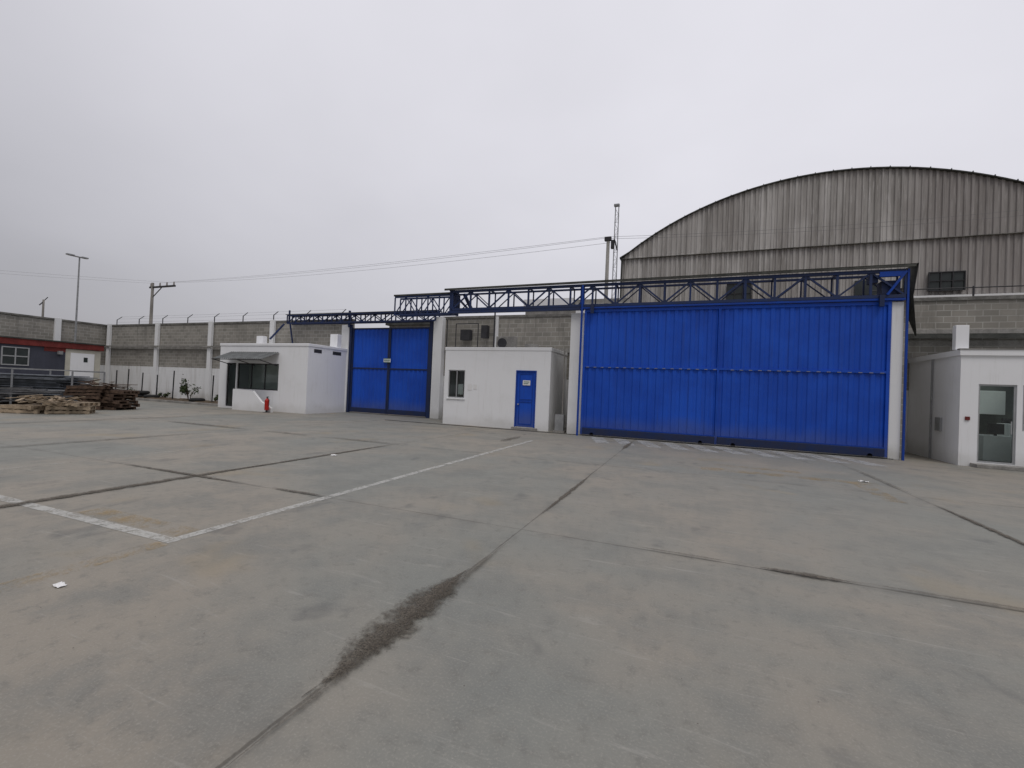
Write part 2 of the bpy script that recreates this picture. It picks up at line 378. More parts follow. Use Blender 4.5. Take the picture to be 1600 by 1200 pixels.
P(w,'gate_pillars','whitecol',[box(-4.3,-3.78,16.72,16.95,0,4.62),box(5.56,5.85,16.60,16.90,0,4.7)],.01)
P(w,'ledge','conc',[box(6.1,30,19.0,19.54,4.05,4.2)],.01)
P(w,'brackets','roofd',[beam((xx,19.5,3.5),(xx,19.05,4.02),.08) for xx in(6.4,8.4,10.4,12.4,14.4)]+[box(6.1,30,19.0,19.08,3.9,4.047)])
P(w,'ledge_left','conc',[box(-39.8,-24,19.3,19.42,3.5,3.58)])
bw=G('barbed_wire'); pcs=[]
for a in [-39,-36.4,-33.8,-31.2,-28.6,-26,-23.4,-20.8,-18.2]:
    pcs+=[beam((a,19.7,5.1),(a,19.7,5.5),.04),beam((a,19.7,5.48),(a,20.0,5.75),.035)]
for k,(yy,zz) in enumerate([(19.7,5.3),(19.78,5.55),(19.98,5.74)]): pcs+=path([(-39,yy,zz),(-30,yy,zz-.03),(-18.2,yy,zz)],.004,4)
pcs+=[beam((a,19.7,5.38),(a,19.7,5.75),.04) for a in(6.3,8.8,11.3,13.8)]+path([(6.0,19.7,5.7),(30,19.7,5.7)],.02)
P(bw,'arms_and_wires','dark',pcs)

# ------------------------------------------------------------ big gate
g=G('large_sliding_gate')
P(g,'sheet_upper','blue',[corr(-3.66,.85,2.62,4.62,16.62,.27,.026),corr(.91,5.46,2.62,4.62,16.62,.27,.026)])
P(g,'sheet_lower','blue',[corr(-3.66,.85,.32,2.56,16.62,.27,.026),corr(.91,5.46,.32,2.56,16.62,.27,.026)])
fr=[]
for a,c in((-3.74,.877),(.883,5.54)):
    fr+=[box(a,a+.08 if a<0 else a+.03,16.56,16.67,.05,4.72),box(c-(.03 if c<1 else .08),c,16.56,16.67,.05,4.72)]
    l=a+(.08 if a<0 else .03); rr_=c-(.03 if c<1 else .08)
    fr+=[box(l,rr_,16.565,16.66,4.62,4.715),box(l,rr_,16.565,16.66,2.555,2.625)]
P(g,'frame','blue',fr)
P(g,'meeting_strip','blued',[box(.878,.882,16.58,16.65,.05,4.7)])
P(g,'bottom_beam','blued',[box(-3.66,.84,16.50,16.68,.06,.30),box(.92,5.46,16.50,16.68,.06,.30)],.01)
P(g,'sill_plate','bluef',[box(-3.66,.84,16.54,16.67,.303,.34),box(.92,5.46,16.54,16.67,.303,.34)])
st=[]
for i in range(34):
    a=-3.6+i*.27
    if abs(a-.88)>.12: st.append(box(a,a+.10,16.55,16.562,2.552,2.57))
P(g,'weld_tabs','galv',st)
P(g,'wheels','dark',[cyl((a,16.50,.07),(a,16.49+.06,.07),.07,n=14) for a in(-3.3,.4,1.4,5.1)])
t=G('gate_truss')
P(t,'lattice_front','trussb',truss(-9.4,5.85,4.86,5.62,16.55,18,.065))
pcs=truss(-9.4,5.85,4.86,5.62,17.15,18,.045)
for i in range(10):
    a=-9.4+i*15.25/9; pcs+=[beam((a,16.6,5.62),(a,17.1,5.62),.05),beam((a,16.6,4.86),(a,17.1,4.86),.05)]
P(t,'lattice_back','blued',pcs)
P(t,'guide_beam','bluef',[box(-3.9,5.85,16.50,16.68,4.735,4.80)],.005)
P(t,'guide_beam_left','trussb',[box(-9.6,-3.9,16.50,16.66,4.70,4.80)],.005)
P(t,'cover_sheet','roofd',[beam((-9.75,16.45,5.70),(6.05,16.45,5.74),.05,.07),([(-9.75,16.42,5.74),(6.1,16.42,5.79),(6.1,16.85,5.86),(-9.75,16.85,5.80)],[(0,1,2,3)])])
P(t,'end_posts','bluef',[box(5.88,5.93,16.5,16.57,0,5.66),cyl((-3.82,16.42,0),(-3.82,16.42,5.6),.04),box(-3.95,-3.8,16.62,16.7,4.7,5.62),beam((5.4,16.5,4.9),(5.85,16.5,5.6),.06),box(5.2,5.8,16.48,16.54,5.45,5.6)])
P(t,'roller_brackets','blued',[box(a,a+.12,16.42,16.5,4.55,4.9) for a in(-3.5,5.2)]+[box(5.3,5.75,16.6,17.0,4.95,5.35),box(5.0,5.2,16.6,16.9,5.3,5.5)])
P(t,'end_cap','roofd',[poly([(6.1,16.4,5.8),(6.1,17.5,5.88),(6.1,17.5,4.8),(6.1,16.7,4.9)]),poly([(6.1,16.7,4.9),(6.1,17.5,4.8),(6.5,17.6,3.8),(6.5,17.5,3.8)])])
P(t,'posts_left','trussb',[box(-9.55,-9.45,16.55,17.2,4.7,5.75),beam((-9.6,16.6,5.75),(-8.8,16.9,4.9),.09),beam((-9.1,17,5.6),(-8.7,17,4.9),.12)])
P(t,'extension_lattice','trussb',truss(-12.5,-9.62,4.76,5.55,16.8,5,.045)+truss(-12.5,-9.62,4.76,5.55,17.2,5,.045))
P(t,'extension_top','roofd',[box(-12.55,-9.62,16.75,16.85,5.59,5.66)])
# ------------------------------------------------------------ small gate
g=G('small_sliding_gate')
P(g,'sheet_upper','blue',[corr(-17.0,-14.7,2.45,4.5,19.42,.26,.03),corr(-14.6,-12.3,2.45,4.5,19.42,.26,.03)])
P(g,'sheet_lower','blue',[corr(-17.0,-14.7,.3,2.38,19.42,.26,.03),corr(-14.6,-12.3,.3,2.38,19.42,.26,.03)])
fr=[]
for a,c in((-17.08,-14.66),(-14.64,-12.22)):
    fr+=[box(a,a+.07,19.36,19.46,.05,4.58),box(c-.07,c,19.36,19.46,.05,4.58),box(a+.07,c-.07,19.37,19.45,4.5,4.575),box(a+.07,c-.07,19.37,19.45,2.38,2.45),box(a+.07,c-.07,19.34,19.46,.06,.3)]
P(g,'frame','blued',fr,.005)
P(g,'edge_posts','blued',[box(-17.24,-17.1,19.3,19.4,0,4.75),box(-12.2,-12.02,19.3,19.4,0,4.9)])
sg=G('gate_sign'); P(sg,'panel','paper',[box(-14.93,-14.5,19.315,19.33,2.74,2.96)])
P(sg,'border','ink',[box(-14.93,-14.5,19.311,19.314,2.74,2.765),box(-14.93,-14.5,19.311,19.314,2.935,2.96)])
P(sg,'lettering','ink',[box(-14.89+i*.072,-14.845+i*.072,19.31,19.3145,2.80,2.90) for i in range(5)])
t=G('small_gate_truss')
pcs=truss(-21.5,-11.7,4.85,5.3,19.0,15,.05)+truss(-21.5,-11.7,4.85,5.3,19.35,15,.05)
for i in range(16):
    a=-21.5+i*9.8/15; pcs+=[beam((a,19.05,5.3),(a,19.3,5.3),.04)]
P(t,'lattice','blued',pcs)
P(t,'posts','trussb',[beam((-21.4,19.05,4.9),(-21.4,19.05,5.6),.07),beam((-17.2,19.2,4.6),(-17.2,19.2,5.5),.09),beam((-21.6,18.9,4.8),(-22.3,18.6,3.9),.08),beam((-21.5,19.2,4.9),(-21.5,19.5,3.5),.06)])
P(t,'top_sheet','roofd',[box(-21.6,-11.6,18.95,19.45,5.335,5.36)])

# ------------------------------------------------------------ middle booth
b=G('gate_booth')
ops=[(-9.75,-8.95,1.15,2.35),(-6.6,-5.72,.1,2.4)]
P(b,'front_wall','white',wall_open(-9.95,-5.15,17.1,17.25,0,3.2,ops))
P(b,'side_walls','white',[box(-5.3,-5.15,17.25,19.597,0,3.2),box(-9.95,-9.8,17.25,19.597,0,3.2)])
P(b,'roof_slab','white',[box(-9.97,-5.13,17.08,19.59,3.2,3.34)],.015)
P(b,'plinth','conc',[box(-6.7,-5.6,17.0,17.098,0,.09)],.01)
P(b,'floor','conc',[box(-9.8,-5.3,17.26,19.59,.01,.08)])
P(b,'window_frame','alu',[box(-9.75,-8.95,17.12,17.17,1.15,1.19),box(-9.75,-8.95,17.12,17.17,2.31,2.35),box(-9.75,-9.71,17.12,17.17,1.19,2.31),box(-8.99,-8.95,17.12,17.17,1.19,2.31),box(-9.37,-9.33,17.12,17.17,1.19,2.31)])
P(b,'window_glass','glass',[poly([(-9.71,17.15,1.19),(-8.99,17.15,1.19),(-8.99,17.15,2.31),(-9.71,17.15,2.31)])])
P(b,'window_poster','paper',[box(-9.3,-9.06,17.18,17.185,1.3,1.75)])
P(b,'window_sill','white',[box(-9.8,-8.9,17.06,17.097,1.09,1.14)])
P(b,'door_leaf','blue',[box(-6.55,-5.77,17.13,17.18,.12,2.36)])
P(b,'door_frame','bluef',[box(-6.6,-6.55,17.08,17.2,.1,2.4),box(-5.77,-5.72,17.08,17.2,.1,2.4),box(-6.55,-5.77,17.08,17.2,2.36,2.4)])
P(b,'door_mouldings','bluef',[box(-6.45,-5.87,17.115,17.129,z0,z1) for z0,z1 in((.2,.24),(1.1,1.14),(1.2,1.24),(2.24,2.28))]+[box(a,a+.03,17.116,17.129,.24,2.24) for a in(-6.45,-5.90)])
P(b,'door_handle','alu',[cyl((-6.46,17.06,1.02),(-6.46,17.13,1.02),.03)])
P(b,'door_sign','paper',[box(-6.3,-5.98,17.10,17.112,1.8,2.0)])
P(b,'door_sign_lettering','ink',[box(-6.26,-6.02,17.097,17.099,1.92,1.95),box(-6.26,-6.06,17.097,17.099,1.85,1.88)])
P(b,'wall_notice','paper',[box(-8.8,-8.6,17.09,17.097,1.5,1.78),box(-8.52,-8.36,17.09,17.097,1.55,1.75)])
ac=G('air_conditioner'); P(ac,'case','conc',[box(-8.1,-7.2,18.3,18.65,3.36,3.95)],.02); P(ac,'fan_grille','dark',[cyl((-7.8,18.28,3.65),(-7.8,18.3,3.65),.22,n=20)]); P(ac,'feet','dark',[box(-8,-7.9,18.3,18.6,3.342,3.36),box(-7.4,-7.3,18.3,18.6,3.342,3.36)])
eb=G('electrical_box'); P(eb,'cabinet','galv',[box(-4.85,-4.5,16.95,17.15,.08,.7)],.01); P(eb,'base','conc',[box(-4.9,-4.45,16.9,17.2,0,.08)]); P(eb,'conduit','conc',[cyl((-4.6,17.1,.7),(-4.6,17.1,3.3),.025)])
wp=G('wall_piping'); P(wp,'pipes','dark',path([(-11.2,19.3,3.4),(-11.2,19.3,4.9)],.03)+path([(-10.7,19.3,3.4),(-10.7,19.3,4.7),(-9.5,19.3,4.7),(-9.5,19.3,3.4)],.025)+path([(-8.65,19.3,3.4),(-8.65,19.3,5.3)],.04)+[box(-10.4,-9.9,19.2,19.5,3.9,4.4),box(-9.3,-9.0,19.2,19.5,4.0,4.6)])
P(wp,'drum','conc',[cyl((-6.5,18.6,3.34),(-6.5,18.6,3.62),.3,n=18)])

# ------------------------------------------------------------ left booth
b=G('guard_booth')
x0,x1,y0,y1=-23.5,-17.3,16.6,19.4
ops=[(-22.95,-22.25,.1,2.4),(-22.15,-19.2,1.05,2.4)]
P(b,'front_wall','white',wall_open(x0,x1,y0,y0+.15,0,3.3,ops))
P(b,'side_walls','white',[box(x1-.15,x1,y0+.15,y1,0,3.3),box(x0,x0+.15,y0+.15,y1,0,3.3),box(x0+.15,x1-.15,y1-.15,y1,0,3.3)])
P(b,'roof_slab','white',[box(x0-.03,x1+.03,y0-.03,y1,3.3,3.44)],.015)
P(b,'floor','conc',[box(x0+.15,x1-.15,y0+.16,y1-.15,.01,.1)])
P(b,'interior','intw',[box(x0+.16,x1-.16,18.2,18.3,.1,3.2),box(-21.5,-19.5,16.95,17.4,.1,.95)])
P(b,'parapet_posts','white',[box(-17.9,-17.4,18.6,18.9,3.44,4.15),box(x0,x0+.5,18.7,19.0,3.44,4.1)],.01)
P(b,'vent_slots','dark',[box(x1-.01,x1+.006,a,c,3.02,3.2) for a,c in((16.95,17.45),(18.2,18.8))])
def frame(xa,xb,za,zb,y,n,w=.05):
    o=[box(xa,xb,y,y+.05,za,za+w),box(xa,xb,y,y+.05,zb-w,zb)]
    for i in range(n+1):
        a=xa+(xb-xa-w)*i/n; o.append(box(a,a+w,y+.002,y+.048,za+w,zb-w))
    return o
P(b,'window_frames','dark',frame(-22.15,-19.2,1.05,2.4,y0+.04,3)+frame(-22.95,-22.25,.1,2.4,y0+.04,1))
P(b,'glazing','glass',[poly([(-22.1,y0+.07,1.1),(-19.25,y0+.07,1.1),(-19.25,y0+.07,2.35),(-22.1,y0+.07,2.35)]),poly([(-22.9,y0+.07,.15),(-22.3,y0+.07,.15),(-22.3,y0+.07,2.35),(-22.9,y0+.07,2.35)])])
aw=G('awning'); v,f=corr(-22.7,-19.2,0,1,0,.15,.02)
vv=[(a,16.58 - q*1.0,2.98-q*.42+ (c*-1.0)) for a,c,q in v]
P(aw,'corrugated_sheet','awn',[(vv,f)]); P(aw,'struts','dark',[beam((a,16.59,2.3),(a,15.62,2.52),.035) for a in(-22.6,-20.9,-19.3)]+[beam((-22.7,15.6,2.53),(-19.2,15.6,2.53),.04)])
lw=G('ramp_wall'); pts=[(-21.6,0),(-18.9,0),(-18.9,.2),(-19.6,.5),(-20.2,1.0),(-21.6,1.05)]
v=[(a,16.0,c) for a,c in pts]+[(a,16.12,c) for a,c in pts]; n=len(pts)
P(lw,'wall','white',[(v,[tuple(range(n)),tuple(range(2*n-1,n-1,-1))]+[(i,(i+1)%n,n+(i+1)%n,n+i) for i in range(n)])])
fe=G('fire_extinguisher'); ex,ey=-19.0,15.85
P(fe,'cylinder','red',[cyl((ex,ey,.12),(ex,ey,.58),.1,n=16),cyl((ex,ey,.58),(ex,ey,.68),.1,.035,n=16)],smooth=False)
P(fe,'valve','dark',[cyl((ex,ey,.68),(ex,ey,.76),.03),box(ex-.02,ex+.1,ey-.02,ey+.02,.74,.77)]+path([(ex+.05,ey,.7),(ex+.15,ey,.6),(ex+.13,ey,.3)],.012))
P(fe,'stand','dark',[box(ex-.12,ex+.12,ey-.12,ey+.12,.0,.02),cyl((ex,ey,.02),(ex,ey,.12),.05)])

# ------------------------------------------------------------ right booth
b=G('reception_booth')
x0,x1,y0,y1=7.1,15.0,16.4,19.59
ops=[(7.5,8.3,.12,2.3),(8.42,11.2,1.05,2.3)]
P(b,'front_wall','white',wall_open(x0,x1,y0,y0+.15,0,3.1,ops))
P(b,'side_walls','white',[box(x0,x0+.15,y0+.15,y1,0,3.1),box(x1-.15,x1,y0+.15,y1,0,3.1)])
P(b,'roof_slab','white',[box(x0-.04,x1+.04,y0-.05,16.9,3.1,3.26),box(x0-.04,x1+.04,19.1,y1,3.1,3.26),box(x0-.04,7.4,16.9,19.1,3.1,3.26),box(9.6,10.2,16.9,19.1,3.1,3.26),box(12.4,x1+.04,16.9,19.1,3.1,3.26)])
P(b,'added_skylight_glass','glass',[poly([(7.4,16.9,3.2),(9.6,16.9,3.2),(9.6,19.1,3.2),(7.4,19.1,3.2)]),poly([(10.2,16.9,3.2),(12.4,16.9,3.2),(12.4,19.1,3.2),(10.2,19.1,3.2)])])  # roof openings and panes added out of view to brighten the booth interior
P(b,'coping_strip','conc',[box(x0-.06,x1+.06,y0-.07,y0+.08,3.262,3.29)])
P(b,'parapet_post','white',[box(7.1,7.4,16.7,16.89,3.295,4.0)],.01)
P(b,'floor','conc',[box(x0+.15,x1-.15,y0+.16,y1,.01,.12)])
P(b,'step','conc',[box(7.35,9.4,16.05,16.397,0,.1)],.01)
P(b,'back_wall_lining','intd',[box(x0+.16,x1-.16,19.3,19.4,.12,3.05)])
P(b,'counter','desk',[box(8.0,8.75,17.2,17.8,.12,.85),box(8.76,12,17.6,18.2,.12,1.2)],.01)
P(b,'back_cabinet','desk',[box(8.5,9.3,18.9,19.25,1.45,2.2)],.01)
P(b,'counter_items','dark',[box(8.15,8.5,17.3,17.36,.9,1.2),box(8.3,8.36,17.33,17.36,.85,.9),box(9.2,9.5,17.7,17.75,1.2,1.45)])
P(b,'chair','dark',[box(8.95,9.35,18.3,18.36,.9,1.35),box(8.95,9.35,18.36,18.7,.5,.56)])
P(b,'frames','alu',frame(7.5,8.3,.12,2.3,y0+.03,1,.045)+frame(8.42,11.2,1.05,2.3,y0+.03,3,.045))
P(b,'door_handle','alu',[cyl((8.19,y0-.02,.95),(8.19,y0-.02,1.3),.014)])
P(b,'glazing','glass',[poly([(7.54,y0+.06,.16),(8.26,y0+.06,.16),(8.26,y0+.06,2.26),(7.54,y0+.06,2.26)]),poly([(8.46,y0+.06,1.1),(11.15,y0+.06,1.1),(11.15,y0+.06,2.26),(8.46,y0+.06,2.26)])])
P(b,'intercom','redband',[box(7.22,7.32,y0-.03,y0-.002,1.28,1.38)])
P(b,'conduit','galv',[cyl((7.06,17.9,0),(7.06,17.9,3.1),.025),box(7.04,7.098,17.3,17.6,.9,1.3)])

# ------------------------------------------------------------ arched warehouse
wh=G('arched_warehouse'); cx,hs,rise,ez=7.3,11.7,4.1,10.55
Rr=(hs*hs+rise*rise)/(2*rise)
def arc(x): return ez+rise-Rr+math.sqrt(max(0,Rr*Rr-(x-cx)**2))
P(wh,'gable_sheeting','ware',[corr(cx-hs+.02,cx+hs-.02,10.5,0,29.9,.29,.06,ztop=lambda x:arc(x)-.03)])
P(wh,'lower_sheeting','ware',[corr(cx-hs+.02,cx+hs-.02,7.5,10.62,30.0,.29,.06)])
P(wh,'masonry_base','block0',[box(cx-hs,cx+hs,30.05,30.3,0,7.6)])
P(wh,'side_walls','conc',[box(cx-hs,cx-hs+.2,30.3,75,0,10.5),box(cx+hs-.2,cx+hs,30.3,75,0,10.5)])
v=[];f=[];n=40
for i in range(n+1):
    a=cx-hs-.15+(2*hs+.3)*i/n; zz=arc(min(max(a,cx-hs),cx+hs))
    v+=[(a,29.72,zz+.02),(a,75,zz+.02),(a,29.72,zz-.04),(a,75,zz-.04)]
    if i:
        k=4*i; f+=[(k-4,k,k+1,k-3),(k-2,k-1,k+3,k+2),(k-4,k-2,k+2,k),(k-3,k+1,k+3,k-1)]
P(wh,'barrel_roof','roofd',[(v,f)])
P(wh,'ridge_caps','roofd',[box(a,a+.04,29.68,29.73,arc(a)-.05,arc(a)+.05) for a in [cx-hs+.3+i*.86 for i in range(27)]])
P(wh,'seam_flashing','cap',[box(cx-hs,cx+hs,29.82,29.99,10.47,10.5)])
P(wh,'white_band','whitecol',[box(10.6,cx+hs,29.75,29.92,7.05,7.45)],.01)
P(wh,'windows','dglass',[box(1.9,3.2,29.8,29.9,7.3,8.5),box(11.5,12.95,29.8,29.9,7.7,8.65),box(8.3,9.3,29.8,29.9,7.6,8.4)])
fr=[]
for xa,xb,za,zb in((1.9,3.2,7.3,8.5),(11.5,12.95,7.7,8.65)):
    fr+=frame(xa-.03,xb+.03,za-.03,zb+.03,29.74,3,.05)
    fr+=[box(xa,xb,29.75,29.79,(za+zb)/2,(za+zb)/2+.04)]
P(wh,'window_bars','dark',fr)
P(wh,'corner_trim','roofd',[box(cx-hs-.06,cx-hs+.02,29.8,30.3,7,10.6)])
gb=G('concrete_building')
P(gb,'walls','conc',[box(-9.6,-3.3,26,40,0,7.1)]); P(gb,'parapet','white',[box(-9.7,-6.5,25.9,25.997,6.7,7.2),box(-6.4,-3.2,25.9,25.997,6.2,6.8)]); P(gb,'windows','dglass',[box(-9,-8,25.92,25.99,5.2,6.2),box(-5.6,-4.8,25.92,25.99,5.1,6.0)])
lb=G('low_shed'); P(lb,'walls','conc',[box(-20.5,-12.3,27,40,0,5.9)]); P(lb,'roof','roofd',[box(-20.7,-12.1,26.8,40,5.9,6.05)])

# ------------------------------------------------------------ masts and poles
ma=G('lattice_mast'); pcs=[]; mx,my=-3.9,24.
for dx in(-.12,.12):
    for dy in(-.12,.12): pcs.append(beam((mx+dx,my+dy,0),(mx+dx*.7,my+dy*.7,11.6),.022))
zz=.3; s=1
while zz<11.4:
    for dy in(-.1,.1): pcs+=[beam((mx-.1*s,my+dy,zz),(mx+.1*s,my+dy,zz+.4),.014)]
    pcs+=[beam((mx-.1,my-.1,zz),(mx+.1,my-.1,zz),.014)]
    s=-s; zz+=.4
P(ma,'lattice','galv',pcs); P(ma,'lamp_head','galv',[box(mx-.16,mx+.12,my-.1,my+.1,11.6,11.7)])
up=G('concrete_pole'); P(up,'shaft','conc',[cyl((-3.95,22,0),(-3.95,22,9.1),.13,.08,n=12)],smooth=True); P(up,'head','dark',[box(-4.12,-3.8,21.9,22.1,9.1,9.28),box(-3.8,-3.65,21.9,22.1,8.7,9.1),beam((-3.65,22,9.15),(-3.5,22,8.6),.06)])
ut=G('utility_pole'); ux,uy=-57,32.
P(ut,'shaft','conc',[cyl((ux,uy,0),(ux,uy,12.0),.22,.13,n=12)]); P(ut,'crossarm','dark',[box(ux-.5,ux+3.9,uy-.08,uy+.08,11.4,11.58),beam((ux,uy,10.3),(ux+1.6,uy,11.4),.07)])
P(ut,'insulators','insul',[cyl((ux+a,uy,11.58),(ux+a,uy,11.95),.09,.06,n=8) for a in(-.3,1.3,2.5,3.7)])
wi=G('power_line'); pcs=[]
def cat(a,c,sag,n=24):
    a=Vector(a);c=Vector(c); return [tuple(a.lerp(c,i/n)-Vector((0,0,sag*4*(i/n)*(1-i/n)))) for i in range(n+1)]
for (a,c,s) in (((ux+3.7,uy,11.95),(-3.95,22,9.3),.25),((ux+2.5,uy,11.95),(-3.9,22,9.25),.35),((ux+1.3,uy,11.95),(-3.8,22,9.0),.45),((-3.95,22,9.3),(19,29.0,11.5),.3),((-3.9,22,9.2),(19,29.0,11.2),.3),
     ((ux,uy,11.95),(-110,-10,13),1.),((ux+2.5,uy,11.95),(-110,-14,13),1.)): pcs+=path(cat(a,c,s),.007,4)
P(wi,'cables','wire',pcs)
lp=G('street_lamp'); lx,ly=-39.3,17.5
P(lp,'shaft','galv',[cyl((lx,ly,0),(lx,ly,9.45),.07,.04,n=10)]); P(lp,'head','galv',[box(lx-.08,lx+.08,ly-.6,ly+.35,9.43,9.49),box(lx-.12,lx+.12,ly-.7,ly-.3,9.45,9.53),box(lx-.12,lx+.12,ly+.1,ly+.45,9.45,9.53)])
fp=G('utility_pole'); P(fp,'shaft','conc',[cyl((-60,24.1,0),(-60,24.1,8.6),.12,.08)]); P(fp,'arms','dark',[beam((-60,24.0,8.3),(-60,24.4,8.9),.06),beam((-60,24.1,8.4),(-60,23.8,8.0),.08)])

# ------------------------------------------------------------ cabin on the left
c=G('site_cabin')
P(c,'base','conc',[box(-39.7,-36.05,4,17.4,0,.55)])
P(c,'dark_walls','cabin',[box(-39.7,-36.0,4,15.6,.55,3.0)],.01)
P(c,'cream_walls','cream',[box(-39.7,-36.02,15.603,17.4,.55,2.98)],.01)
P(c,'fascia','redband',[box(-39.7,-35.9,3.9,17.5,3.0,3.35)],.01)
P(c,'roof','roofd',[box(-39.75,-35.85,3.85,17.55,3.35,3.42)])
P(c,'red_panel','redband',[box(-36.02,-35.985,14.6,15.6,2.75,3.0)])
P(c,'door','white',[box(-36.02,-35.98,15.85,17.05,.62,2.75)]); P(c,'door_window','dglass',[box(-35.985,-35.97,16.5,16.7,2.2,2.5)])
P(c,'window_frame','alu',[box(-36.02,-35.96,a,a+.06,1.8,2.85) for a in(12.8,13.35,13.9)]+[box(-36.02,-35.955,12.8,13.96,a,a+.06) for a in(1.8,2.8,2.3)])
P(c,'window_glass','dglass',[box(-36.01,-35.985,12.86,13.9,1.86,2.8)])
P(c,'wall_lamp','galv',[box(-36,-35.8,15.2,15.4,2.6,2.8)])

# ------------------------------------------------------------ pallets and stored material
def pallet_parts(cx,cy,z,ang,dz=0,L=1.2,W=1.0):
    ps=[]; ca,sa=math.cos(ang),math.sin(ang)
    def rb(x0,x1,y0,y1,z0,z1):
        v,f=box(x0,x1,y0,y1,z0,z1); return [(cx+a*ca-b_*sa,cy+a*sa+b_*ca,z+c_+dz*a) for a,b_,c_ in v],f
    for i in range(7): a=-L/2+i*(L-.1)/6; ps.append(rb(a,a+.1,-W/2,W/2,.12,.14))
    for yv in(-W/2,-.05,W/2-.1): ps.append(rb(-L/2,L/2,yv,yv+.1,.022,.118))
    for a in(-L/2,-.05,L/2-.1): ps.append(rb(a,a+.1,-W/2,W/2,0,.02))
    return ps
def loose(pcs,xr,yr,zr,n,lr,thick=.09):
    for i in range(n):
        a=random.uniform(*xr); q=random.uniform(*yr); t=random.uniform(0,3.1); l=random.uniform(*lr); h=random.uniform(*zr)
        pcs.append(beam((a-l*math.cos(t),q-l*math.sin(t)*.7,h),(a+l*math.cos(t),q+l*.7*math.sin(t),max(.05,h+random.uniform(-.15,.15))),thick,.025))
p=G('pallet_stack'); pcs=[]
for i in range(2): pcs+=pallet_parts(-22.7+random.uniform(-.1,.1),8.9,.145*i,.5+random.uniform(-.2,.2))
for i in range(3): pcs+=pallet_parts(-21.8+random.uniform(-.1,.1),9.7,.145*i,.7+random.uniform(-.3,.3))
loose(pcs,(-23.4,-21.2),(8.6,9.9),(.34,.62),46,(.2,.45),.1)
P(p,'planks','wood',pcs)
p=G('pallet_stack'); pcs=[]
for i in range(7): pcs+=pallet_parts(-24.0+random.uniform(-.12,.12),11.3+random.uniform(-.1,.1),.145*i,.6+random.uniform(-.25,.25),.03)
for i in range(6): pcs+=pallet_parts(-23.5+random.uniform(-.12,.12),12.0+random.uniform(-.1,.1),.145*i,.2+random.uniform(-.25,.25),-.05)
loose(pcs,(-24.6,-23.2),(11.1,12.2),(.95,1.2),20,(.3,.7))
P(p,'planks','woodd',pcs)
p=G('stacked_sheets'); pcs=[]
for i in range(22):
    o1,o2=random.uniform(-.3,.3),random.uniform(-.2,.2)
    v,f=box(-1.9,1.9,-.8,.8,.3+i*.05,.3+i*.05+.035)
    an=.55+random.uniform(-.06,.06); pcs.append(([(-27.2+o1+a*math.cos(an)-b_*math.sin(an),10.6+o2+a*math.sin(an)+b_*math.cos(an),c_) for a,b_,c_ in v],f))
P(p,'sheets','greysheet',pcs); P(p,'bearers','woodd',[box(-28.6,-28.4,9.4,11,0,.3),box(-27.2,-27.0,10.,11.3,0,.3),box(-26,-25.8,10.4,12,0,.3)])
# light metal frame standing over the stacked sheets
fr=[]
fcx,fcy,an=-27.0,10.6,.55
def fp_(a,c,h): return (fcx+a*math.cos(an)-c*math.sin(an),fcy+a*math.sin(an)+c*math.cos(an),h)
for a in(-2.2,0,2.2):
    for c_ in(-.95,.95): fr.append(beam(fp_(a,c_,0),fp_(a,c_,1.62),.05))
for c_ in(-.95,.95):
    for h in(.75,1.62): fr.append(beam(fp_(-2.2,c_+.001,h),fp_(2.2,c_+.001,h),.045))
for a in(-2.2,0,2.2): fr.append(beam(fp_(a,-.95,1.6),fp_(a,.95,1.6),.04))
P(p,'rack_frame','galv',fr)
p=G('steel_scrap'); pcs=[]
for i in range(22):
    a=random.uniform(-27,-24.5); q=random.uniform(9.,10.6); t=random.uniform(.2,1.1); l=random.uniform(.5,1.1); h=random.uniform(.1,.8)
    pcs.append(beam((a-l*math.cos(t),q-l*math.sin(t),h),(a+l*math.cos(t),q+l*math.sin(t),max(.06,h+random.uniform(-.15,.2))),.09,.05))
P(p,'profiles','scrap',pcs)

# ------------------------------------------------------------ garden strip
gd=G('garden_bed'); v=[];f=[];nx,ny=60,8
for i in range(nx+1):
    for j in range(ny+1):
        a=-39.5+15.5*i/nx; q=17.3+2.1*j/ny; e=0 if i in(0,nx) or j in(0,ny) else random.uniform(.03,.16)
        v.append((a,q,.02+e))
for i in range(nx):
    for j in range(ny): k=i*(ny+1)+j; f.append((k,k+ny+1,k+ny+2,k+1))
P(gd,'soil','earth',[(v,f)]); P(gd,'kerb','conc',[box(-39.6,-23.9,17.15,17.29,0,.12)],.01)
P(gd,'stakes','dark',[beam((a,18.2,0),(a+.05,18.2,h),.05) for a,h in((-34.5,1.9),(-31.5,1.6),(-33,1.7),(-29.9,1.9),(-26.3,1.7),(-35.8,1.8))])
def shrub(name,loc,r,h,n=240,leaf=.09,stems=6):
    o=G(name); pcs=[];lv=[]
    tips=[]
    for i in range(stems):
        t=random.uniform(0,6.28); q=Vector((loc[0]+r*.7*math.cos(t),loc[1]+r*.7*math.sin(t),h*random.uniform(.6,1)))
        mid=Vector((loc[0]+r*.2*math.cos(t),loc[1]+r*.2*math.sin(t),h*.4))
        pcs+=[cyl((loc[0],loc[1],0),mid,.025,.018,6),cyl(mid,q,.018,.006,6)]; tips.append((mid,q))
    for i in range(n):
        m_,q=random.choice(tips); c_=m_.lerp(q,random.uniform(.1,1.1))+Vector([random.gauss(0,r*.16) for _ in range(3)])
        a=Vector([random.gauss(0,1) for _ in range(3)]).normalized(); d=a.orthogonal().normalized(); s_=leaf*random.uniform(.6,1.3)
        lv.append(([tuple(c_-a*s_),tuple(c_+d*s_*.35),tuple(c_+a*s_),tuple(c_-d*s_*.35)],[(0,1,2,3)]))
    P(o,'stems','woodd',pcs); P(o,'leaves','leaf',lv)
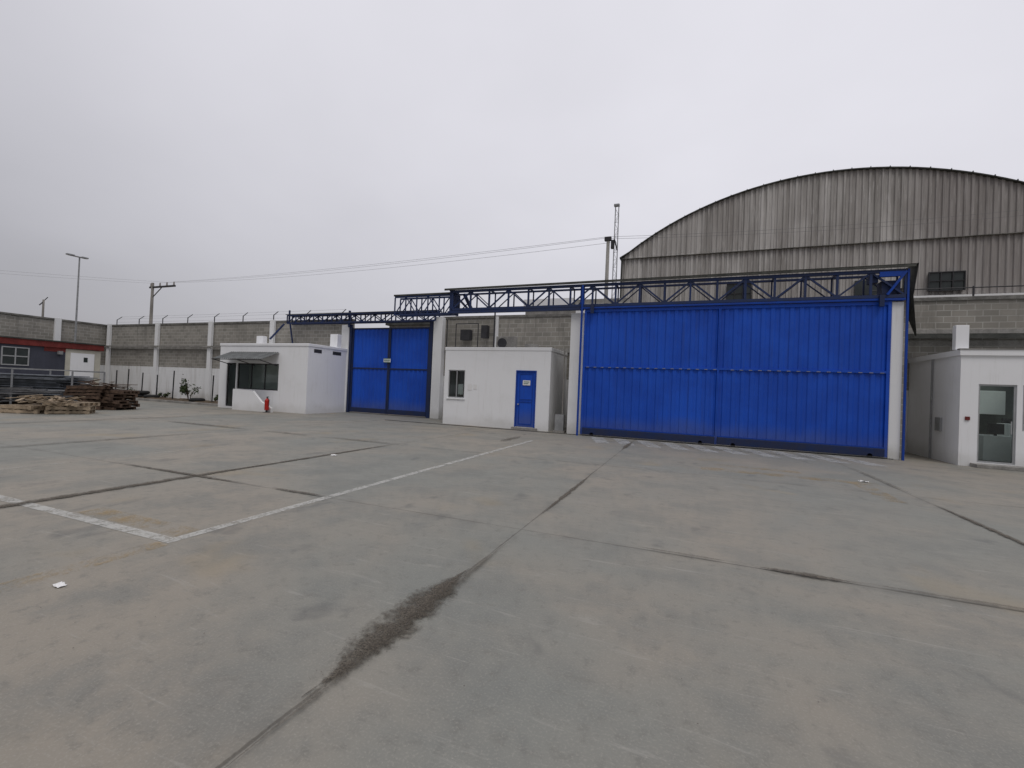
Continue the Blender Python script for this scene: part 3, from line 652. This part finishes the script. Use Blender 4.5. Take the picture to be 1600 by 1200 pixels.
shrub('garden_shrub',(-28.2,18.1),.65,1.4,300); shrub('garden_shrub',(-34.4,18.4),.3,.6,80); shrub('garden_shrub',(-25.2,18.4),.3,.45,70); shrub('garden_shrub',(-31.9,18.9),.35,.5,90); shrub('garden_shrub',(-26.6,18.6),.3,.55,90)
ty=G('old_tyres'); pcs=[]
for a,q,zz in((-32.6,17.9,.1),(-32.5,17.95,.32),(-31.6,18.0,.1),(-27.0,17.8,.1)):
    n,k=18,8; v=[];f=[]
    for i in range(n):
        for j in range(k):
            t=6.283*i/n; s_=6.283*j/k; rr=.3+.11*math.cos(s_); v.append((a+rr*math.cos(t),q+rr*math.sin(t),zz+.11+.11*math.sin(s_)))
    for i in range(n):
        for j in range(k): f.append((i*k+j,((i+1)%n)*k+j,((i+1)%n)*k+(j+1)%k,i*k+(j+1)%k))
    pcs.append((v,f))
P(ty,'tyres','rubber',pcs,smooth=True)

# ------------------------------------------------------------ sky / light
W=bpy.data.worlds.new('World'); S.world=W; W.use_nodes=True
nt=NT(W); n=nt.n; n.clear()
out=nt.new('ShaderNodeOutputWorld'); bg1=nt.new('ShaderNodeBackground'); bg2=nt.new('ShaderNodeBackground'); add=nt.new('ShaderNodeAddShader')
sk=nt.new('ShaderNodeTexSky',sky_type='NISHITA'); sk.sun_disc=False
el,az=math.radians(62),math.radians(10)
sk.sun_elevation=el; sk.air_density=1; sk.dust_density=6; sk.sun_rotation=math.radians(150)
nt.l.new(sk.outputs[0],bg1.inputs[0]); bg1.inputs[1].default_value=.012
tc=nt.new('ShaderNodeTexCoord'); sp=nt.new('ShaderNodeSeparateXYZ'); nt.l.new(tc.outputs['Generated'],sp.inputs[0])
zc=nt.m('ADD',nt.m('MAXIMUM',sp.outputs[2],0.),.28)
cl=nt.xyz(nt.m('DIVIDE',sp.outputs[0],zc),nt.m('DIVIDE',sp.outputs[1],zc),0.)
n1=nt.noise(cl,.55,5,.5,.3); n2=nt.noise(cl,1.8,4,.5)
sd=(math.sin(az)*math.cos(el),math.cos(az)*math.cos(el),math.sin(el))
dot=nt.m('ADD',nt.m('ADD',nt.m('MULTIPLY',sp.outputs[0],sd[0]),nt.m('MULTIPLY',sp.outputs[1],sd[1])),nt.m('MULTIPLY',sp.outputs[2],sd[2]))
base=nt.ss(dot,-.15,.95,.27,.79)
val=nt.m('MULTIPLY',base,nt.m('ADD',.72,nt.m('ADD',nt.m('MULTIPLY',n1,.42),nt.m('MULTIPLY',n2,.12))))
col=nt.mix(1.,nt.xyz(val,val,val),(.97,.955,1.02),'MULTIPLY')
nt.l.new(col,bg2.inputs[0]); bg2.inputs[1].default_value=1.0
nt.l.new(bg1.outputs[0],add.inputs[0]); nt.l.new(bg2.outputs[0],add.inputs[1]); nt.l.new(add.outputs[0],out.inputs[0])
sl=bpy.data.lights.new('sun','SUN'); sl.energy=.95; sl.angle=math.radians(25); sl.color=(1,.97,.93)
so=bpy.data.objects.new('sun',sl); S.collection.objects.link(so)
d=Vector((math.sin(math.radians(150))*math.cos(el),math.cos(math.radians(150))*math.cos(el),math.sin(el)))
so.rotation_euler=d.to_track_quat('Z','Y').to_euler()

# ------------------------------------------------------------ camera
r=math.radians(2.4); yaw=math.radians(21.6); p=math.radians(.72)
F=Vector((-math.sin(yaw),math.cos(yaw),0)); R=Vector((math.cos(yaw),math.sin(yaw),0)); U=Vector((0,0,1))
Fp=F*math.cos(p)+U*math.sin(p); Up=U*math.cos(p)-F*math.sin(p)
right=R*math.cos(r)+Up*math.sin(r); upv=-R*math.sin(r)+Up*math.cos(r); back=-Fp
cam=bpy.data.cameras.new('camera'); co=bpy.data.objects.new('camera',cam); S.collection.objects.link(co)
cam.sensor_fit='HORIZONTAL'; cam.sensor_width=36; cam.lens=36*700/1600; cam.clip_end=3000; cam.clip_start=.05
mt=Matrix((( right.x,upv.x,back.x,0),(right.y,upv.y,back.y,0),(right.z,upv.z,back.z,1.6),(0,0,0,1)))
co.matrix_world=mt
S.camera=co
